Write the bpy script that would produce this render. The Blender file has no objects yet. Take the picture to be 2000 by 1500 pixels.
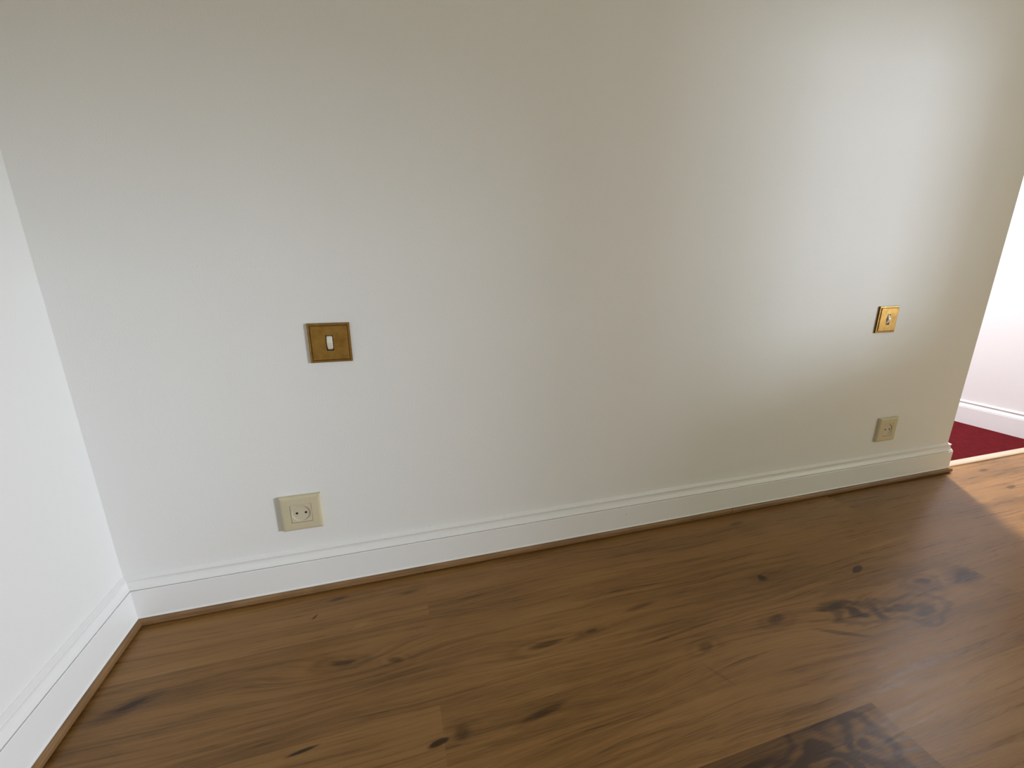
import bpy, bmesh, math, random
from mathutils import Vector, Matrix, Euler

C = bpy.context.scene.collection
SC = bpy.context.scene

# ------------------------------------------------------------------ camera
cam_d = bpy.data.cameras.new('camera')
cam = bpy.data.objects.new('camera', cam_d); C.objects.link(cam)
cam_d.sensor_fit = 'HORIZONTAL'; cam_d.sensor_width = 36.0
cam_d.lens = 814.255 / 2000.0 * 36.0
cam_d.clip_start = 0.02
F = Vector((0.26587615, 0.92926123, -0.25648283))
R = Vector((0.96115703, -0.2759794, -0.00354109))
U = Vector((0.07407458, 0.24557878, 0.9665423))
cam.matrix_world = Matrix(((R.x, U.x, -F.x, 0.60464), (R.y, U.y, -F.y, -0.97469), (R.z, U.z, -F.z, 0.75545), (0, 0, 0, 1)))
SC.camera = cam

# ------------------------------------------------------------------ world, lights, exposure
SC.view_settings.view_transform = 'Standard'
SC.view_settings.look = 'None'
SC.view_settings.exposure = 0.0
SC.view_settings.gamma = 1.0
SC.view_settings.use_curve_mapping = False

LIGHTS = {  # power (r, g, b) of every source
    'sky_gap':    (168, 203, 236),
    'sky_soft':   (296, 296, 356),
    'right_sky':  (14, 17, 16),
    'door_sky':   (32, 30, 18),
    'hall_fill':  (9, 8, 9),
    'hall_lamp':  (372, 360, 385),
}
w = bpy.data.worlds.new('world'); SC.world = w; w.use_nodes = True
w.node_tree.nodes['Background'].inputs[0].default_value = (0.75, 0.85, 1.0, 1)
w.node_tree.nodes['Background'].inputs[1].default_value = 0.02

def set_rgb(ld, rgb, k=1.0):
    m = max(max(rgb), 1e-9)
    ld.color = tuple(c / m for c in rgb); ld.energy = m * k
    if m < 1e-6: ld.energy = 0

def sun_light(name, direction, angle, rgb):
    ld = bpy.data.lights.new(name, 'SUN'); set_rgb(ld, rgb); ld.angle = math.radians(angle)
    o = bpy.data.objects.new(name, ld); C.objects.link(o)
    o.rotation_euler = Vector(direction).to_track_quat('-Z', 'Y').to_euler(); o.location = (6, -6, 4)
    return o

def area_light(name, loc, direction, sx, sy, rgb, spread=180):
    ld = bpy.data.lights.new(name, 'AREA'); set_rgb(ld, rgb); ld.shape = 'RECTANGLE'; ld.size = sx; ld.size_y = sy
    ld.spread = math.radians(spread)
    o = bpy.data.objects.new(name, ld); C.objects.link(o)
    o.rotation_euler = Vector(direction).to_track_quat('-Z', 'Y').to_euler(); o.location = loc
    return o

# two bright patches outdoors, seen low through the window and the wide window in the right wall
def outdoor(name, loc, aim, size):
    d = Vector(aim) - Vector(loc)
    return area_light(name, loc, d, size, size, LIGHTS[name])
outdoor('sky_gap', (8.34, -5.03, 1.57), (1.9, 0, 0.9), 0.40)
outdoor('sky_soft', (9.34, -5.86, 1.62), (0.3, 0, 0.6), 1.05)
area_light('door_sky', (4.56, -3.40, 0.84), (-1, 0, 0), 1.9, 0.95, LIGHTS['door_sky'])
area_light('right_sky', (4.56, -1.97, 1.20), (-1, 0, 0), 0.46, 0.62, LIGHTS['right_sky'])
area_light('hall_fill', (2.0, 2.05, 1.1), (0, -1, 0), 1.0, 2.0, LIGHTS['hall_fill'])  # unseen fill light added at the far end of the hall
ld = bpy.data.lights.new('hall_lamp', 'SPOT'); set_rgb(ld, LIGHTS['hall_lamp']); ld.spot_size = math.radians(150); ld.spot_blend = 0.6; ld.shadow_soft_size = 0.04
o = bpy.data.objects.new('hall_lamp', ld); C.objects.link(o); o.location = (2.95, 0.398, 2.40)

# ------------------------------------------------------------------ node helpers
class NB:
    def __init__(s, mat):
        s.t = mat.node_tree; s.n = s.t.nodes; s.l = s.t.links
    def node(s, typ, **kw):
        n = s.n.new(typ)
        for k, v in kw.items(): setattr(n, k, v)
        return n
    def plug(s, sock, v):
        if hasattr(v, 'is_linked'): s.l.new(v, sock)
        else: sock.default_value = v
    def math(s, op, a, b=0.0, c=0.0, clamp=False):
        n = s.node('ShaderNodeMath', operation=op, use_clamp=clamp)
        s.plug(n.inputs[0], a); s.plug(n.inputs[1], b)
        if op in ('MULTIPLY_ADD', 'COMPARE', 'SMOOTH_MIN'): s.plug(n.inputs[2], c)
        return n.outputs[0]
    def xyz(s, x, y, z=0.0):
        n = s.node('ShaderNodeCombineXYZ'); s.plug(n.inputs[0], x); s.plug(n.inputs[1], y); s.plug(n.inputs[2], z); return n.outputs[0]
    def sep(s, v):
        n = s.node('ShaderNodeSeparateXYZ'); s.plug(n.inputs[0], v); return n.outputs
    def noise(s, vec, scale=1.0, detail=3.0, rough=0.5, dist=0.0):
        n = s.node('ShaderNodeTexNoise'); s.plug(n.inputs['Vector'], vec)
        n.inputs['Scale'].default_value = scale; n.inputs['Detail'].default_value = detail
        n.inputs['Roughness'].default_value = rough; n.inputs['Distortion'].default_value = dist
        return n.outputs['Fac']
    def ramp(s, fac, stops, interp='LINEAR'):
        n = s.node('ShaderNodeValToRGB'); s.plug(n.inputs[0], fac); cr = n.color_ramp; cr.interpolation = interp
        while len(cr.elements) < len(stops): cr.elements.new(0.5)
        for e, (p, c) in zip(cr.elements, stops):
            e.position = p; e.color = (c, c, c, 1) if isinstance(c, (int, float)) else tuple(c) + (1,)
        return n.outputs[0]
    def smooth(s, v, a, b, lo=0.0, hi=1.0):
        n = s.node('ShaderNodeMapRange', interpolation_type='SMOOTHSTEP'); s.plug(n.inputs[0], v)
        n.inputs[1].default_value = a; n.inputs[2].default_value = b; n.inputs[3].default_value = lo; n.inputs[4].default_value = hi
        return n.outputs[0]
    def mix(s, f, a, b, blend='MIX'):
        n = s.node('ShaderNodeMix', data_type='RGBA', blend_type=blend)
        s.plug(n.inputs[0], f)
        s.plug(n.inputs[6], a if hasattr(a, 'is_linked') else tuple(a) + (1,))
        s.plug(n.inputs[7], b if hasattr(b, 'is_linked') else tuple(b) + (1,))
        return n.outputs[2]
    def bump(s, h, strength, dist):
        n = s.node('ShaderNodeBump'); s.plug(n.inputs['Height'], h)
        n.inputs['Strength'].default_value = strength; n.inputs['Distance'].default_value = dist
        return n.outputs[0]

def lin(r, g, b):
    f = lambda c: (c / 255 / 12.92) if c / 255 <= 0.04045 else ((c / 255 + 0.055) / 1.055) ** 2.4
    return (f(r), f(g), f(b))

def new_mat(name, rgb=(0.8, 0.8, 0.8), rough=0.5, metal=0.0, spec=0.5):
    m = bpy.data.materials.new(name); m.use_nodes = True
    b = m.node_tree.nodes['Principled BSDF']
    b.inputs['Base Color'].default_value = tuple(rgb) + (1,)
    b.inputs['Roughness'].default_value = rough; b.inputs['Metallic'].default_value = metal
    b.inputs['Specular IOR Level'].default_value = spec
    return m, b, NB(m)

def obj_coord(nb):
    return nb.node('ShaderNodeTexCoord').outputs['Object']

# painted wall: matt white, faint roller stipple
def paint_mat(name, rgb, rough, bump):
    m, b, nb = new_mat(name, rgb, rough, spec=0.3)
    co = obj_coord(nb)
    n1 = nb.noise(co, 260, 4, 0.6); n2 = nb.noise(co, 3.0, 3, 0.5)
    col = nb.mix(n2, tuple(c * 0.985 for c in rgb), tuple(min(1, c * 1.01) for c in rgb))
    nb.l.new(col, b.inputs['Base Color'])
    nb.l.new(nb.bump(n1, bump, 0.0012), b.inputs['Normal'])
    return m
M_WALL = paint_mat('wall_paint', (0.80, 0.80, 0.785), 0.75, 0.22)
M_CEIL = paint_mat('ceiling_paint', (0.82, 0.82, 0.81), 0.85, 0.1)
M_SKIRT = paint_mat('gloss_white_paint', (0.82, 0.82, 0.81), 0.32, 0.05)

# ------------------------------------------------------------------ geometry helpers
def link(name, bm, mat, parent=None, smooth=False):
    me = bpy.data.meshes.new(name)
    bmesh.ops.recalc_face_normals(bm, faces=bm.faces[:]) if len(bm.faces) else None
    bm.to_mesh(me); bm.free()
    if smooth:
        for p in me.polygons: p.use_smooth = True
    me.materials.append(mat)
    o = bpy.data.objects.new(name, me); C.objects.link(o)
    if parent is not None: o.parent = parent
    return o

def struct(o, label=None):
    o['kind'] = 'structure'
    if label: o['label'] = label
    return o

def thing(name, label, cat, loc=(0, 0, 0), group=None):
    o = bpy.data.objects.new(name, None); C.objects.link(o); o.location = loc
    o.empty_display_size = 0.03
    o['label'] = label; o['category'] = cat
    if group: o['group'] = group
    return o

def add_box(bm, x0, x1, y0, y1, z0, z1):
    vs = [bm.verts.new((x, y, z)) for x in (x0, x1) for y in (y0, y1) for z in (z0, z1)]
    for f in ((0, 1, 3, 2), (4, 6, 7, 5), (0, 4, 5, 1), (2, 3, 7, 6), (0, 2, 6, 4), (1, 5, 7, 3)):
        bm.faces.new([vs[i] for i in f])

def wall_with_holes(bm, axis, at, a0, a1, z0, z1, thick, holes):
    """slab perpendicular to axis at 'at'..'at+thick', cut by rectangular holes (a0,a1,z0,z1)"""
    As = sorted({a0, a1, *[h[0] for h in holes], *[h[1] for h in holes]})
    Zs = sorted({z0, z1, *[h[2] for h in holes], *[h[3] for h in holes]})
    for i in range(len(As) - 1):
        for j in range(len(Zs) - 1):
            ca, cz = (As[i] + As[i + 1]) / 2, (Zs[j] + Zs[j + 1]) / 2
            if any(h[0] < ca < h[1] and h[2] < cz < h[3] for h in holes): continue
            lo, hi = sorted((at, at + thick))
            if axis == 'y': add_box(bm, As[i], As[i + 1], lo, hi, Zs[j], Zs[j + 1])
            else: add_box(bm, lo, hi, As[i], As[i + 1], Zs[j], Zs[j + 1])
    bmesh.ops.remove_doubles(bm, verts=bm.verts[:], dist=1e-5)
    # drop the inner faces shared by two neighbouring cells
    seen = {}
    for f in bm.faces:
        seen.setdefault(frozenset(v.index for v in f.verts), []).append(f)
    bm.verts.index_update()
    seen = {}
    for f in bm.faces: seen.setdefault(frozenset(v.index for v in f.verts), []).append(f)
    dead = [f for fs in seen.values() if len(fs) > 1 for f in fs]
    if dead: bmesh.ops.delete(bm, geom=dead, context='FACES_ONLY')

def sweep(bm, path, prof, start_dir=None, end_dir=None, z=0.0, jitter=None):
    """sweep profile (offset to the right of the path, height) along an XY polyline with mitres"""
    n = len(path); P = [Vector(p) for p in path]; rings = []
    for i in range(n):
        d0 = (P[i] - P[i - 1]).normalized() if i > 0 else None
        d1 = (P[i + 1] - P[i]).normalized() if i < n - 1 else None
        if i == 0 and start_dir is not None: m = Vector(start_dir)
        elif i == n - 1 and end_dir is not None: m = Vector(end_dir)
        elif d0 is None: m = Vector((d1.y, -d1.x))
        elif d1 is None: m = Vector((d0.y, -d0.x))
        else:
            r0 = Vector((d0.y, -d0.x)); r1 = Vector((d1.y, -d1.x)); m = (r0 + r1).normalized(); m /= max(0.2, m.dot(r0))
        off = jitter(i) if jitter else 0.0
        rings.append([bm.verts.new((P[i].x + m.x * a, P[i].y + m.y * a, z + b + (off if b > 0.004 else 0))) for a, b in prof])
    k = len(prof)
    for i in range(n - 1):
        for j in range(k):
            j2 = (j + 1) % k
            bm.faces.new((rings[i][j], rings[i + 1][j], rings[i + 1][j2], rings[i][j2]))
    bm.faces.new(rings[0]); bm.faces.new(rings[-1][::-1])

L = 2.632          # length of the long wall
HX = 3.400         # hall wall
RX = 4.40          # right wall of the room
BY = -5.30         # wall behind the camera
H = 2.50
WIN_A = (-2.22, -1.72, 0.865, 1.53)     # window over a sill, nearer the long wall
WIN_C = (1.2, 2.4, 0.30, 1.50)      # low window in the wall behind the camera
WIN_B = (-4.40, -2.39, 0.34, 1.33)     # wide window further back

# ------------------------------------------------------------------ shell
bm = bmesh.new(); add_box(bm, -0.12, L, 0.0, 0.10, 0.0, H); struct(link('wall_back', bm, M_WALL), 'long white painted wall carrying two brass switches and two sockets')
bm = bmesh.new(); add_box(bm, -0.12, 0.0, BY - 0.12, 0.0, 0.0, H); struct(link('wall_left', bm, M_WALL), 'bright white wall meeting the long wall at the left corner')
bm = bmesh.new(); add_box(bm, HX, HX + 0.10, 0.0, 2.0, 0.0, H); struct(link('wall_hall', bm, M_WALL), 'brightly lit white wall of the hall beyond the long wall')
bm = bmesh.new(); add_box(bm, HX + 0.10, RX, 0.0, 0.10, 0.0, H); struct(link('wall_side', bm, M_WALL))
bm = bmesh.new(); wall_with_holes(bm, 'x', RX, BY, 0.10, 0.0, H, 0.12, [WIN_A, WIN_B]); struct(link('wall_right', bm, M_WALL))
bm = bmesh.new(); wall_with_holes(bm, 'y', BY - 0.12, -0.12, RX + 0.12, 0.0, H, 0.12, [WIN_C]); struct(link('wall_front', bm, M_WALL))
bm = bmesh.new(); wall_with_holes(bm, 'y', 2.0, 1.0, HX + 0.10, 0.0, H, 0.10, [(1.5, 2.5, 0.02, 2.10)]); struct(link('wall_hall_end', bm, M_WALL))
bm = bmesh.new(); add_box(bm, 1.0, 1.10, 0.10, 2.0, 0.0, H); struct(link('wall_hall_side', bm, M_WALL))
bm = bmesh.new(); add_box(bm, -0.12, RX + 0.12, BY - 0.12, 2.10, H, H + 0.1); struct(link('ceiling', bm, M_CEIL))

# window frames behind the camera
def window_frame(name, axis, at, a0, a1, z0, z1, bars):
    bm = bmesh.new(); t = 0.045; d = 0.05
    def bar(p0, p1, q0, q1):
        if axis == 'y': add_box(bm, p0, p1, at, at + d, q0, q1)
        else: add_box(bm, at, at + d, p0, p1, q0, q1)
    bar(a0, a1, z0, z0 + t); bar(a0, a1, z1 - t, z1); bar(a0, a0 + t, z0 + t, z1 - t); bar(a1 - t, a1, z0 + t, z1 - t)
    for b in bars: bar(b - 0.03, b + 0.03, z0 + t, z1 - t)
    struct(link(name, bm, M_SKIRT))
window_frame('window_1', 'x', RX + 0.005, *WIN_A, [])
window_frame('window_2', 'x', RX + 0.005, *WIN_B, [])
window_frame('window_3', 'y', BY - 0.055, *WIN_C, [])

# ------------------------------------------------------------------ skirting boards
SK = [(0, 0.0), (0, 0.1195), (0.0010, 0.1194), (0.0082, 0.1140), (0.0086, 0.1128), (0.0076, 0.1106), (0.0068, 0.1078), (0.0068, 0.1048),
      (0.0080, 0.1000), (0.0104, 0.0955), (0.0126, 0.0928), (0.0133, 0.0912), (0.0133, 0.0904), (0.0098, 0.0900),
      (0.0098, 0.0884), (0.0138, 0.0882), (0.0147, 0.0870), (0.0147, 0.0226), (0.0166, 0.0204), (0.0166, 0.0187), (0.0147, 0.0186), (0.0147, 0.0)]
bm = bmesh.new(); sweep(bm, [(0, 0), (L, 0), (L, 0.10)], SK, start_dir=(1, -1))
sk_main = struct(link('baseboard_back', bm, M_SKIRT), 'white moulded skirting along the foot of the long wall')
bm = bmesh.new(); sweep(bm, [(0, BY), (0, 0)], SK, end_dir=(1, -1))
struct(link('baseboard_left', bm, M_SKIRT), 'white moulded skirting along the left wall')
SKH = [(a, b) for a, b in SK if not 0.01865 < b < 0.0230]
bm = bmesh.new(); sweep(bm, [(HX, 2.0), (HX, 0.0)], SKH)
struct(link('baseboard_hall', bm, M_SKIRT), 'white moulded skirting at the edge of the red carpet')
M_HOLE, _, _ = new_mat('dark_hole', lin(35, 28, 22), 0.8)
bm = bmesh.new(); bmesh.ops.create_cone(bm, cap_ends=True, segments=10, radius1=0.0011, radius2=0.0007, depth=0.0006)
bmesh.ops.rotate(bm, verts=bm.verts[:], cent=(0, 0, 0), matrix=Matrix.Rotation(math.pi / 2, 3, 'X'))
bmesh.ops.translate(bm, verts=bm.verts[:], vec=(1.230, -0.0149, 0.0632)); link('nail_hole', bm, M_HOLE, sk_main)

# ------------------------------------------------------------------ wood beading on the floor
def wood_strip_mat():
    m, b, nb = new_mat('oak_beading', lin(140, 108, 72), 0.45, spec=0.4)
    x, y, z = nb.sep(obj_coord(nb))
    g = nb.noise(nb.xyz(nb.math('MULTIPLY', x, 6), nb.math('MULTIPLY', y, 6), nb.math('MULTIPLY', z, 350)), 1, 4, 0.6)
    g2 = nb.noise(nb.xyz(x, y, z), 9, 3, 0.5)
    c = nb.mix(nb.smooth(g, 0.3, 0.7), lin(118, 88, 58), lin(150, 116, 78))
    c = nb.mix(nb.smooth(g2, 0.45, 0.7, 0, 0.45), c, lin(100, 72, 45))
    nb.l.new(c, b.inputs['Base Color']); return m
M_BEAD = wood_strip_mat()
BD = [(0.0149, 0.0), (0.0149, 0.0184), (0.0170, 0.0184), (0.0200, 0.0172), (0.0222, 0.0145), (0.0230, 0.0110), (0.0230, 0.0048), (0.0224, 0.0040), (0.0166, 0.0038), (0.0166, 0.0)]
rnd = random.Random(5)
def bead(name, pts, label, wob=None, **kw):
    bm = bmesh.new(); sweep(bm, pts, BD, jitter=wob, **kw); o = link(name, bm, M_BEAD); return struct(o, label)
JX = 1.615
def xs(a, b, n): return [(a + (b - a) * i / n, 0.0) for i in range(n + 1)]
def lift_l(i): return 0.0020 * max(0, (i - 17) / 3.0) ** 1.5 if i > 17 else 0.0
def lift_r(i): return 0.0017 * max(0, (4 - i) / 4.0)
bead('trim_1', xs(0, JX - 0.0008, 20), 'oak beading under the long skirting, from the left corner', lift_l, start_dir=(1, -1))
bead('trim_2', xs(JX + 0.0008, L + 0.026, 14), 'oak beading under the long skirting, up to the wall end', lift_r)
bead('trim_3', [(0, BY), (0, 0)], 'oak beading under the left wall skirting', end_dir=(1, -1))

# ------------------------------------------------------------------ laminate floor
PY, PW, PL = -0.168, 0.2125, 1.383
JOINT = {0: 0.637, 1: 0.565, 2: 0.637, 3: 1.39}
TONE = {}
planks = []
bm = bmesh.new()
a_tone = bm.faces.layers.float.new('tone'); a_seed = bm.faces.layers.float.new('seed'); a_id = bm.faces.layers.float.new('pid')
rt = random.Random(11)
x_lo, x_hi = 0.0, RX
for r in range(0, 26):
    ytop = PY + PW - r * PW; ybot = ytop - PW
    ytop = min(ytop, 0.012); ybot = max(ybot, BY)
    if ybot >= ytop: continue
    j = JOINT.get(r, rt.uniform(0, PL))
    k0 = math.floor((x_lo - j) / PL)
    for k in range(k0, 6):
        a, b_ = max(x_lo, j + k * PL), min(x_hi, j + (k + 1) * PL)
        if b_ <= a + 1e-6: continue
        vs = [bm.verts.new(v) for v in ((a, ybot, 0), (b_, ybot, 0), (b_, ytop, 0), (a, ytop, 0))]
        f = bm.faces.new(vs); pid = r * 10 + (k + 2)
        tone = {0 * 10 + 2: .50, 0 * 10 + 1: .55, 0 * 10 + 3: .42, 12: .42, 11: .42, 13: .40, 10: .40, 21: .56, 22: .46, 23: .52, 31: .30, 32: .50}.get(pid, rt.uniform(.3, .6))
        planks.append((pid, round(a, 3), round(b_, 3), round(ybot, 3), round(ytop, 3)))
        f[a_tone] = tone; f[a_seed] = 8.3 if r == 1 else rt.uniform(0, 50); f[a_id] = pid

def floor_mat():
    m, b, nb = new_mat('oak_laminate', lin(165, 128, 90), 0.3, spec=0.32)
    x, y, z = nb.sep(obj_coord(nb))
    def attr(n):
        a = nb.node('ShaderNodeAttribute'); a.attribute_name = n; return a.outputs['Fac']
    tone, seed, pid = attr('tone'), attr('seed'), attr('pid')
    # lens-shaped grain flow: y is pushed around the eyes of the grain
    warp = nb.noise(nb.xyz(nb.math('MULTIPLY', x, 1.6), nb.math('MULTIPLY', y, 7.0), seed), 1, 2, 0.5)
    yw = nb.math('ADD', y, nb.math('MULTIPLY', nb.math('SUBTRACT', warp, 0.5), 0.065))
    for (cx, cy, rx, ry, amp) in EYES:
        qx = nb.math('MULTIPLY', nb.math('SUBTRACT', x, cx), 1 / rx); qy = nb.math('MULTIPLY', nb.math('SUBTRACT', y, cy), 1 / ry)
        d2 = nb.math('ADD', nb.math('MULTIPLY', qx, qx), nb.math('MULTIPLY', qy, qy))
        e = nb.math('MULTIPLY', nb.math('EXPONENT', nb.math('MULTIPLY', d2, -1.0)), amp)
        yw = nb.math('ADD', yw, e)
    g1 = nb.noise(nb.xyz(nb.math('MULTIPLY', x, 1.5), nb.math('MULTIPLY', yw, 26), seed), 1, 4, 0.55)          # broad bands
    g2 = nb.noise(nb.xyz(nb.math('MULTIPLY', x, 3.5), nb.math('MULTIPLY', yw, 130), seed), 1, 4, 0.6)           # lines
    g3 = nb.noise(nb.xyz(nb.math('MULTIPLY', x, 22.0), nb.math('MULTIPLY', yw, 650), seed), 1, 3, 0.6)          # pores
    big = nb.noise(nb.xyz(nb.math('MULTIPLY', x, 2.2), nb.math('MULTIPLY', y, 7), seed), 1, 3, 0.5)
    # long sparse dark hairlines
    ln = nb.noise(nb.xyz(nb.math('MULTIPLY', x, 1.3), nb.math('MULTIPLY', yw, 48), nb.math('ADD', seed, 7.7)), 1, 2, 0.5)
    hair = nb.smooth(nb.math('ABSOLUTE', nb.math('SUBTRACT', ln, 0.62)), 0.0, 0.016, 1.0, 0.0)
    v = nb.math('MULTIPLY', nb.math('SUBTRACT', tone, 0.5), 1.0)
    v = nb.math('ADD', v, nb.math('MULTIPLY', nb.math('SUBTRACT', g1, 0.5), 0.46))
    v = nb.math('ADD', v, nb.math('MULTIPLY', nb.math('SUBTRACT', g2, 0.5), 0.62))
    v = nb.math('ADD', v, nb.math('MULTIPLY', nb.math('SUBTRACT', g3, 0.5), 0.42))
    v = nb.math('ADD', v, nb.math('MULTIPLY', nb.math('SUBTRACT', big, 0.5), 0.5))
    v = nb.math('SUBTRACT', v, nb.math('MULTIPLY', hair, 0.15))
    # individual knots, burls, blotches and one broad dark band
    nz = nb.noise(nb.xyz(x, nb.math('MULTIPLY', y, 2.4), seed), 8.0, 2, 0.5)
    nz2 = nb.noise(nb.xyz(x, nb.math('ADD', nb.math('MULTIPLY', y, 2.4), 3.1), seed), 8.0, 2, 0.5)
    fine = nb.noise(nb.xyz(x, y, seed), 55.0, 3, 0.6)
    for (p, cx, cy, rx, ry, ang, dark, ring, freq, wob) in FEATURES:
        ca, sa = math.cos(ang), math.sin(ang)
        ux = nb.math('SUBTRACT', x, cx); uy = nb.math('SUBTRACT', y, cy)
        ax_ = nb.math('ADD', nb.math('MULTIPLY', ux, ca / rx), nb.math('MULTIPLY', uy, sa / rx))
        ay_ = nb.math('ADD', nb.math('MULTIPLY', ux, -sa / ry), nb.math('MULTIPLY', uy, ca / ry))
        ax_ = nb.math('ADD', ax_, nb.math('MULTIPLY', nb.math('SUBTRACT', nz, 0.5), wob))
        ay_ = nb.math('ADD', ay_, nb.math('MULTIPLY', nb.math('SUBTRACT', nz2, 0.5), wob))
        d = nb.math('SQRT', nb.math('ADD', nb.math('MULTIPLY', ax_, ax_), nb.math('MULTIPLY', ay_, ay_)))
        mask = nb.smooth(d, 0.05 if ring else 0.3, 1.0, 1.0, 0.0)
        if p is not None: mask = nb.math('MULTIPLY', mask, nb.math('COMPARE', pid, float(p), 0.4))
        val = dark
        if ring:
            s_ = nb.math('SINE', nb.math('ADD', nb.math('MULTIPLY', d, freq), nb.math('MULTIPLY', fine, 0.9)))
            val = nb.math('ADD', dark, nb.math('MULTIPLY', s_, ring))
        v = nb.math('SUBTRACT', v, nb.math('MULTIPLY', mask, val))
    v = nb.math('ADD', v, 0.5)
    col = nb.ramp(v, [(0.0, lin(60, 38, 14)), (0.25, lin(102, 71, 34)), (0.5, lin(135, 98, 53)), (0.75, lin(152, 114, 67)), (1.0, lin(172, 135, 90))])
    nb.l.new(col, b.inputs['Base Color'])
    nb.l.new(nb.smooth(g2, 0.2, 0.8, 0.25, 0.36), b.inputs['Roughness'])
    h = nb.math('ADD', nb.math('MULTIPLY', g3, 0.6), nb.math('MULTIPLY', g2, 0.5))
    nb.l.new(nb.bump(h, 0.10, 0.0010), b.inputs['Normal'])
    return m
EYES = [(0.86, -0.315, 0.14, 0.030, 0.020), (0.47, -0.25, 0.14, 0.035, 0.022), (1.05, -0.47, 0.2, 0.03, 0.018), (1.55, -0.44, 0.16, 0.045, 0.03), (1.60, -0.28, 0.25, 0.03, 0.012)]
#            pid   cx     cy     rx     ry    ang  dark ring freq wobble
FEATURES = [
    (None, 1.466, -0.280, 0.013, 0.010, 0.2, 0.9, 0, 0, 0.1),
    (None, 1.466, -0.286, 0.050, 0.022, 0.1, 0.14, 0.10, 9, 0.3),
    (None, 1.733, -0.326, 0.030, 0.010, 0.3, 0.75, 0, 0, 0.15),
    (None, 0.626, -0.443, 0.024, 0.007, 0.15, 0.8, 0, 0, 0.3),
    (22,   0.668, -0.438, 0.040, 0.030, 0.0, 0.22, 0.10, 8, 0.5),
    (None, 0.411, -0.393, 0.034, 0.004, 0.12, 0.6, 0, 0, 0.3),
    (None, 0.386, -0.098, 0.012, 0.004, 0.9, 0.55, 0, 0, 0.2),
    (None, 0.095, -0.225, 0.065, 0.022, 0.35, 0.34, 0.10, 9, 0.7),
    (None, 0.455, -0.243, 0.080, 0.026, -0.1, 0.22, 0.14, 11, 0.8),
    (None, 0.560, -0.262, 0.050, 0.020, -0.3, 0.12, 0.16, 9, 0.5),
    (None, 0.860, -0.314, 0.115, 0.024, 0.03, 0.10, 0.20, 10, 0.5),
    (None, 0.970, -0.309, 0.045, 0.015, 0.1, 0.25, 0.10, 9, 0.5),
    (22,   1.390, -0.400, 0.075, 0.030, 0.1, 0.22, 0.12, 10, 0.9),
    (22,   1.560, -0.408, 0.065, 0.025, -0.1, 0.34, 0.10, 9, 1.0),
    (22,   1.590, -0.430, 0.150, 0.055, -0.15, 0.26, 0.22, 15, 1.5),
    (22,   1.720, -0.450, 0.160, 0.060, -0.1, 0.24, 0.18, 15, 1.6),
    (22,   1.490, -0.464, 0.070, 0.008, -0.45, 0.34, 0, 0, 0.6),
    (22,   1.840, -0.410, 0.090, 0.045, 0.0, 0.34, 0.16, 12, 1.2),
    (22,   1.975, -0.420, 0.075, 0.060, 0.0, 0.46, 0.10, 9, 0.8),
    (22,   1.190, -0.415, 0.060, 0.030, 0.0, 0.16, 0.14, 9, 0.9),
    (22,   1.165, -0.470, 0.006, 0.040, 0.5, 0.10, 0, 0, 0.4),
    (31,   1.215, -0.665, 0.120, 0.105, -0.35, 0.34, 0.34, 19, 1.3),
    (31,   1.320, -0.655, 0.110, 0.090, -0.6, 0.28, 0.26, 17, 1.2),
    (31,   1.100, -0.640, 0.130, 0.050, 0.0, 0.22, 0.16, 12, 0.9),
    (31,   1.170, -0.700, 0.260, 0.120, 0.0, 0.18, 0.05, 9, 0.5),
    (32,   1.900, -0.830, 0.550, 0.150, 0.0, 0.50, 0.04, 6, 0.3),  # broad darker band across the right-hand plank
    (None, 1.593, -0.067, 0.045, 0.010, 0.1, 0.26, 0, 0, 0.4),
    (None, 0.590, -0.080, 0.060, 0.012, 0.1, 0.25, 0.10, 8, 0.6),
    (None, 0.430, -0.055, 0.030, 0.008, 0.1, 0.25, 0, 0, 0.5),
    (None, 0.810, -0.445, 0.070, 0.010, 0.15, 0.26, 0, 0, 0.4),
    (None, 1.114, -0.278, 0.060, 0.008, 0.1, 0.22, 0, 0, 0.4),
    (None, 1.150, -0.367, 0.150, 0.0045, 0.06, 0.25, 0, 0, 0.3),
    (None, 2.720, -0.160, 0.040, 0.012, 0.2, 0.30, 0, 0, 0.4),
    (None, 2.800, -0.045, 0.040, 0.012, 0.1, 0.25, 0, 0, 0.4),
    (1,    0.489, -0.150, 0.025, 0.010, 0.4, -0.16, 0, 0, 1.2),
]
FL = struct(link('floor', bm, floor_mat()), 'oak laminate floor of wide planks with knots')
M_SCREED, _, _ = new_mat('screed', (0.3, 0.3, 0.3), 0.9)
bm = bmesh.new(); add_box(bm, -0.12, RX + 0.12, BY - 0.12, 2.1, -0.1, -0.002); struct(link('floor_slab', bm, M_SCREED))

# ------------------------------------------------------------------ threshold strip and carpet
def brass_strip():
    m, b, nb = new_mat('pale_wood_strip', lin(215, 190, 160), 0.35, spec=0.5)
    co = obj_coord(nb); x, y, z = nb.sep(co)
    g = nb.noise(nb.xyz(nb.math('MULTIPLY', x, 8), nb.math('MULTIPLY', y, 300), z), 1, 3, 0.5)
    nb.l.new(nb.mix(g, lin(176, 152, 128), lin(196, 172, 148)), b.inputs['Base Color']); return m
TH = [(-0.0005, 0.0001), (-0.0005, 0.0030), (0.0015, 0.0058), (0.0070, 0.0078), (0.0160, 0.0086), (0.0250, 0.0078), (0.0305, 0.0058), (0.0325, 0.0030), (0.0325, 0.0001)]
bm = bmesh.new()
sweep(bm, [(HX - 0.0005, 0.010), (L + 0.016, 0.010)], TH)
t = link('threshold_strip', bm, brass_strip()); t['label'] = 'pale wooden threshold strip between laminate floor and red carpet'; t['category'] = 'threshold'

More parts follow.
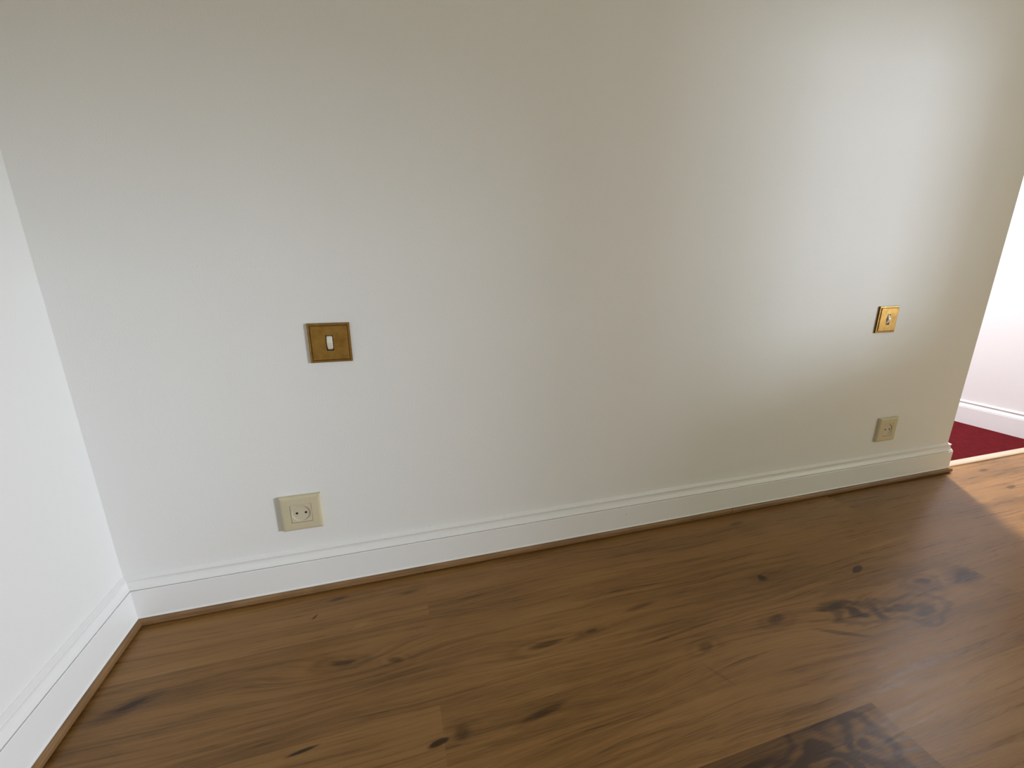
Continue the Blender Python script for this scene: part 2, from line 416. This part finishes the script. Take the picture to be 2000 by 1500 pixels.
def carpet_mat():
    m, b, nb = new_mat('red_carpet', lin(150, 30, 40), 0.95, spec=0.1)
    co = obj_coord(nb)
    n = nb.noise(co, 420, 4, 0.7); n2 = nb.noise(co, 35, 4, 0.65)
    c = nb.mix(nb.smooth(n, 0.35, 0.65), lin(66, 4, 9), lin(104, 14, 20))
    c = nb.mix(nb.smooth(n2, 0.35, 0.65, 0, 0.45), c, lin(62, 4, 8))
    nb.l.new(c, b.inputs['Base Color'])
    nb.l.new(nb.bump(n, 0.9, 0.004), b.inputs['Normal']); return m
bm = bmesh.new()
nx, ny = 60, 60; cx0, cx1, cy0, cy1 = L + 0.016, HX - 0.015, 0.0425, 2.0
rc = random.Random(3)
grid = [[bm.verts.new((cx0 + (cx1 - cx0) * i / nx, cy0 + (cy1 - cy0) * j / ny, 0.0042 + rc.uniform(-.0004, .0004))) for j in range(ny + 1)] for i in range(nx + 1)]
for i in range(nx):
    for j in range(ny): bm.faces.new((grid[i][j], grid[i + 1][j], grid[i + 1][j + 1], grid[i][j + 1]))
add_box(bm, 1.10, cx0, 0.116, 2.0, 0.0002, 0.0042); add_box(bm, cx0, cx1, cy0, cy1, 0.0002, 0.0030)
cp = link('carpet', bm, carpet_mat()); cp['label'] = 'dark red fitted carpet on the hall floor beyond the threshold'; cp['category'] = 'carpet'

# ------------------------------------------------------------------ brass switches
def brass_mat():
    m, b, nb = new_mat('aged_brass', lin(150, 112, 48), 0.42, metal=0.85, spec=0.5)
    co = obj_coord(nb); x, y, z = nb.sep(co)
    br = nb.noise(nb.xyz(nb.math('MULTIPLY', x, 2500), nb.math('MULTIPLY', y, 200), nb.math('MULTIPLY', z, 60)), 1, 2, 0.5)
    bl = nb.noise(co, 55, 4, 0.6)
    c = nb.mix(nb.smooth(bl, 0.3, 0.75), lin(178, 140, 72), lin(152, 114, 52))
    c = nb.mix(nb.math('MULTIPLY', br, 0.25), c, lin(110, 76, 28))
    nb.l.new(c, b.inputs['Base Color'])
    nb.l.new(nb.smooth(bl, 0.2, 0.8, 0.36, 0.52), b.inputs['Roughness'])
    nb.l.new(nb.bump(br, 0.15, 0.0003), b.inputs['Normal']); return m
M_BRASS = brass_mat()
M_BRASS_D, _, _ = new_mat('darker_brass', lin(110, 80, 44), 0.5, metal=0.8)  # darker brass for the backplate's sides and groove
M_TOGGLE, _, _ = new_mat('ivory_toggle', lin(226, 220, 205), 0.35, spec=0.5)
M_SLOT, _, _ = new_mat('dark_slot_plastic', lin(40, 22, 12), 0.6)  # plain dark plastic lining the rocker slot

def rect_rings(bm, rings, cap=True):
    """stack of square rings ((half_x, half_z, y)), joined face by face; y is towards the room (-y)"""
    prev = None
    for hx, hz, y in rings:
        cur = [bm.verts.new((sx * hx, -y, sz * hz)) for sx, sz in ((-1, -1), (1, -1), (1, 1), (-1, 1))]
        if prev:
            for i in range(4): bm.faces.new((prev[i], prev[(i + 1) % 4], cur[(i + 1) % 4], cur[i]))
        prev = cur
    return prev

def plate_with_hole(half, rings, hole_hx, hole_hz, hole_depth):
    bm = bmesh.new(); last = rect_rings(bm, rings)
    y = rings[-1][2]
    inner = [bm.verts.new((sx * hole_hx, -y, sz * hole_hz)) for sx, sz in ((-1, -1), (1, -1), (1, 1), (-1, 1))]
    for i in range(4): bm.faces.new((last[i], last[(i + 1) % 4], inner[(i + 1) % 4], inner[i]))
    deep = [bm.verts.new((v.co.x, v.co.y + hole_depth, v.co.z)) for v in inner]
    for i in range(4): bm.faces.new((inner[i], inner[(i + 1) % 4], deep[(i + 1) % 4], deep[i]))
    return bm

def make_switch(label, loc):
    t = thing('wall_switch', label, 'light switch', loc, 'brass switches on the long wall')
    h = 0.0425
    bm = plate_with_hole(h, [(h, h, 0.0), (h, h, 0.0040), (h - 0.0007, h - 0.0007, 0.0047), (h - 0.0036, h - 0.0036, 0.0050)], h - 0.0062, h - 0.0062, 0.0022)
    link('backplate', bm, M_BRASS_D, t)
    g = h - 0.0044
    # bright front rim on the backplate
    bm = bmesh.new()
    rect_rings(bm, [(h - 0.0007, h - 0.0007, 0.0048), (h - 0.0007, h - 0.0007, 0.0051), (h - 0.0040, h - 0.0040, 0.0054), (h - 0.0040, h - 0.0040, 0.0047)])
    link('rim', bm, M_BRASS, t)
    bm = plate_with_hole(h, [(g - 0.0014, g - 0.0014, 0.0020), (g - 0.0014, g - 0.0014, 0.0060), (g - 0.0024, g - 0.0024, 0.0074)], 0.0074, 0.0168, 0.0055)
    bmesh.ops.bevel(bm, geom=[e for e in bm.edges if all(abs(abs(v.co.x) - (g - 0.0024)) < 1e-5 for v in e.verts) or all(abs(abs(v.co.z) - (g - 0.0024)) < 1e-5 for v in e.verts)], offset=0.0004, segments=2, affect='EDGES')
    link('front_plate', bm, M_BRASS, t)
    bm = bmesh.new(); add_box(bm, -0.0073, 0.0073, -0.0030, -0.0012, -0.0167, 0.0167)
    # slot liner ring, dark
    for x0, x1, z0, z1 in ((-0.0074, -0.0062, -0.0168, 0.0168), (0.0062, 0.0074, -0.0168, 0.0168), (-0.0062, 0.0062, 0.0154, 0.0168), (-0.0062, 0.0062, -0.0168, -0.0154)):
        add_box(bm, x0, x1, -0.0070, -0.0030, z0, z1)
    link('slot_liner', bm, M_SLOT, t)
    # two-facet rocker, proud of the plate, peak a little above the middle
    bm = bmesh.new(); prof = []
    Z = 0.0150
    for i in range(19):
        s = -1 + 2 * i / 18; z = s * Z
        y = 0.0118 - 0.0062 * (abs(s - 0.12) ** 1.35) - (0.0012 if abs(s) == 1 else 0)
        prof.append((z, y))
    hx = 0.0058; rows = []
    for z, y in prof:
        rows.append([bm.verts.new(v) for v in ((-hx, -0.0028, z), (-hx, -y + 0.0012, z), (-hx + 0.0011, -y, z), (hx - 0.0011, -y, z), (hx, -y + 0.0012, z), (hx, -0.0028, z))])
    for a, b_ in zip(rows, rows[1:]):
        for i in range(5): bm.faces.new((a[i], a[i + 1], b_[i + 1], b_[i]))
        bm.faces.new((a[5], a[0], b_[0], b_[5]))
    bm.faces.new(rows[0]); bm.faces.new(rows[-1][::-1])
    link('rocker', bm, M_TOGGLE, t)
    return t

def dup(root, loc, label):
    r = root.copy(); C.objects.link(r); r.location = loc; r['label'] = label
    for ch in list(root.children):
        c = ch.copy(); C.objects.link(c); c.parent = r
        for g in ch.children:
            d = g.copy(); C.objects.link(d); d.parent = c
    return r

sw = make_switch('square aged brass light switch with ivory rocker, nearer the left corner', (0.4724, 0, 0.6115))
sw2 = dup(sw, (2.147, 0, 0.6069), 'square aged brass light switch with ivory rocker, nearer the hall opening')

# ------------------------------------------------------------------ sockets
def socket_mat(name, rgb):
    m, b, nb = new_mat(name, rgb, 0.38, spec=0.5)
    n = nb.noise(obj_coord(nb), 30, 3, 0.5)
    nb.l.new(nb.mix(n, tuple(c * 0.94 for c in rgb), tuple(c * 1.04 for c in rgb)), b.inputs['Base Color']); return m
M_CREAM = socket_mat('yellowed_ivory_plastic', lin(204, 194, 164))
M_INSERT = socket_mat('beige_plastic', lin(204, 195, 170))

def make_socket(label, loc):
    t = thing('power_socket', label, 'power socket', loc, 'two-pin sockets on the long wall')
    h = 0.0437; ih = 0.0228
    bm = plate_with_hole(h, [(h, h, 0.0), (h, h, 0.0060), (h - 0.0006, h - 0.0006, 0.0082), (h - 0.0022, h - 0.0022, 0.0094), (h - 0.0060, h - 0.0060, 0.0104), (ih + 0.0045, ih + 0.0045, 0.0108)], ih, ih, 0.0060)
    link('frame', bm, M_CREAM, t)
    # square insert with round well
    bm = bmesh.new(); n = 48; R0 = 0.0195
    hw = ih - 0.0006; y0 = 0.0106
    def sq(a):
        c, s = math.cos(a), math.sin(a); k = 1 / max(abs(c), abs(s)); return c * k, s * k
    rings = []
    spec = [('s', hw, 0.0052), ('s', hw, y0 - 0.0006), ('s', hw - 0.0006, y0), ('c', R0 + 0.0008, y0), ('c', R0, y0 - 0.0004), ('c', R0 - 0.0003, 0.0086), ('c', R0 - 0.0010, 0.0081), ('c', 0.0002, 0.0081)]
    for kind, rr, y in spec:
        ring = []
        for i in range(n):
            a = 2 * math.pi * (i + 0.5 if False else i) / n + math.pi / 4
            c, s = (sq(a) if kind == 's' else (math.cos(a), math.sin(a)))
            ring.append(bm.verts.new((c * rr, -y, s * rr)))
        rings.append(ring)
    for a, b_ in zip(rings, rings[1:]):
        for i in range(n): bm.faces.new((a[i], a[(i + 1) % n], b_[(i + 1) % n], b_[i]))
    link('insert', bm, M_INSERT, t)
    for sx in (-1, 1):
        bm = bmesh.new(); bmesh.ops.create_cone(bm, cap_ends=True, segments=20, radius1=0.0027, radius2=0.0027, depth=0.0006)
        bmesh.ops.rotate(bm, verts=bm.verts[:], cent=(0, 0, 0), matrix=Matrix.Rotation(math.pi / 2, 3, 'X'))
        bmesh.ops.translate(bm, verts=bm.verts[:], vec=(sx * 0.0096, -0.0082, 0.0002)); link('pin_hole', bm, M_HOLE, t)
    return t
so = make_socket('ivory two-pin wall socket low on the wall, nearer the left corner', (0.3688, 0, 0.2167))
so2 = dup(so, (2.2641, 0, 0.2162), 'ivory two-pin wall socket low on the wall, nearer the hall opening')

# ------------------------------------------------------------------ hall ceiling downlight (out of frame)
M_LAMP, lb, _ = new_mat('lamp_white', (0.9, 0.9, 0.9), 0.4)
bm = bmesh.new(); n = 32; rings = []
for rr, z in ((0.060, H), (0.060, H - 0.004), (0.048, H - 0.006), (0.044, H - 0.001)):
    rings.append([bm.verts.new((2.95 + rr * math.cos(2 * math.pi * i / n), 0.398 + rr * math.sin(2 * math.pi * i / n), z)) for i in range(n)])
for a, b_ in zip(rings, rings[1:]):
    for i in range(n): bm.faces.new((a[i], a[(i + 1) % n], b_[(i + 1) % n], b_[i]))
dl = link('ceiling_downlight', bm, M_LAMP); dl['label'] = 'white round downlight ring in the hall ceiling'; dl['category'] = 'ceiling light'
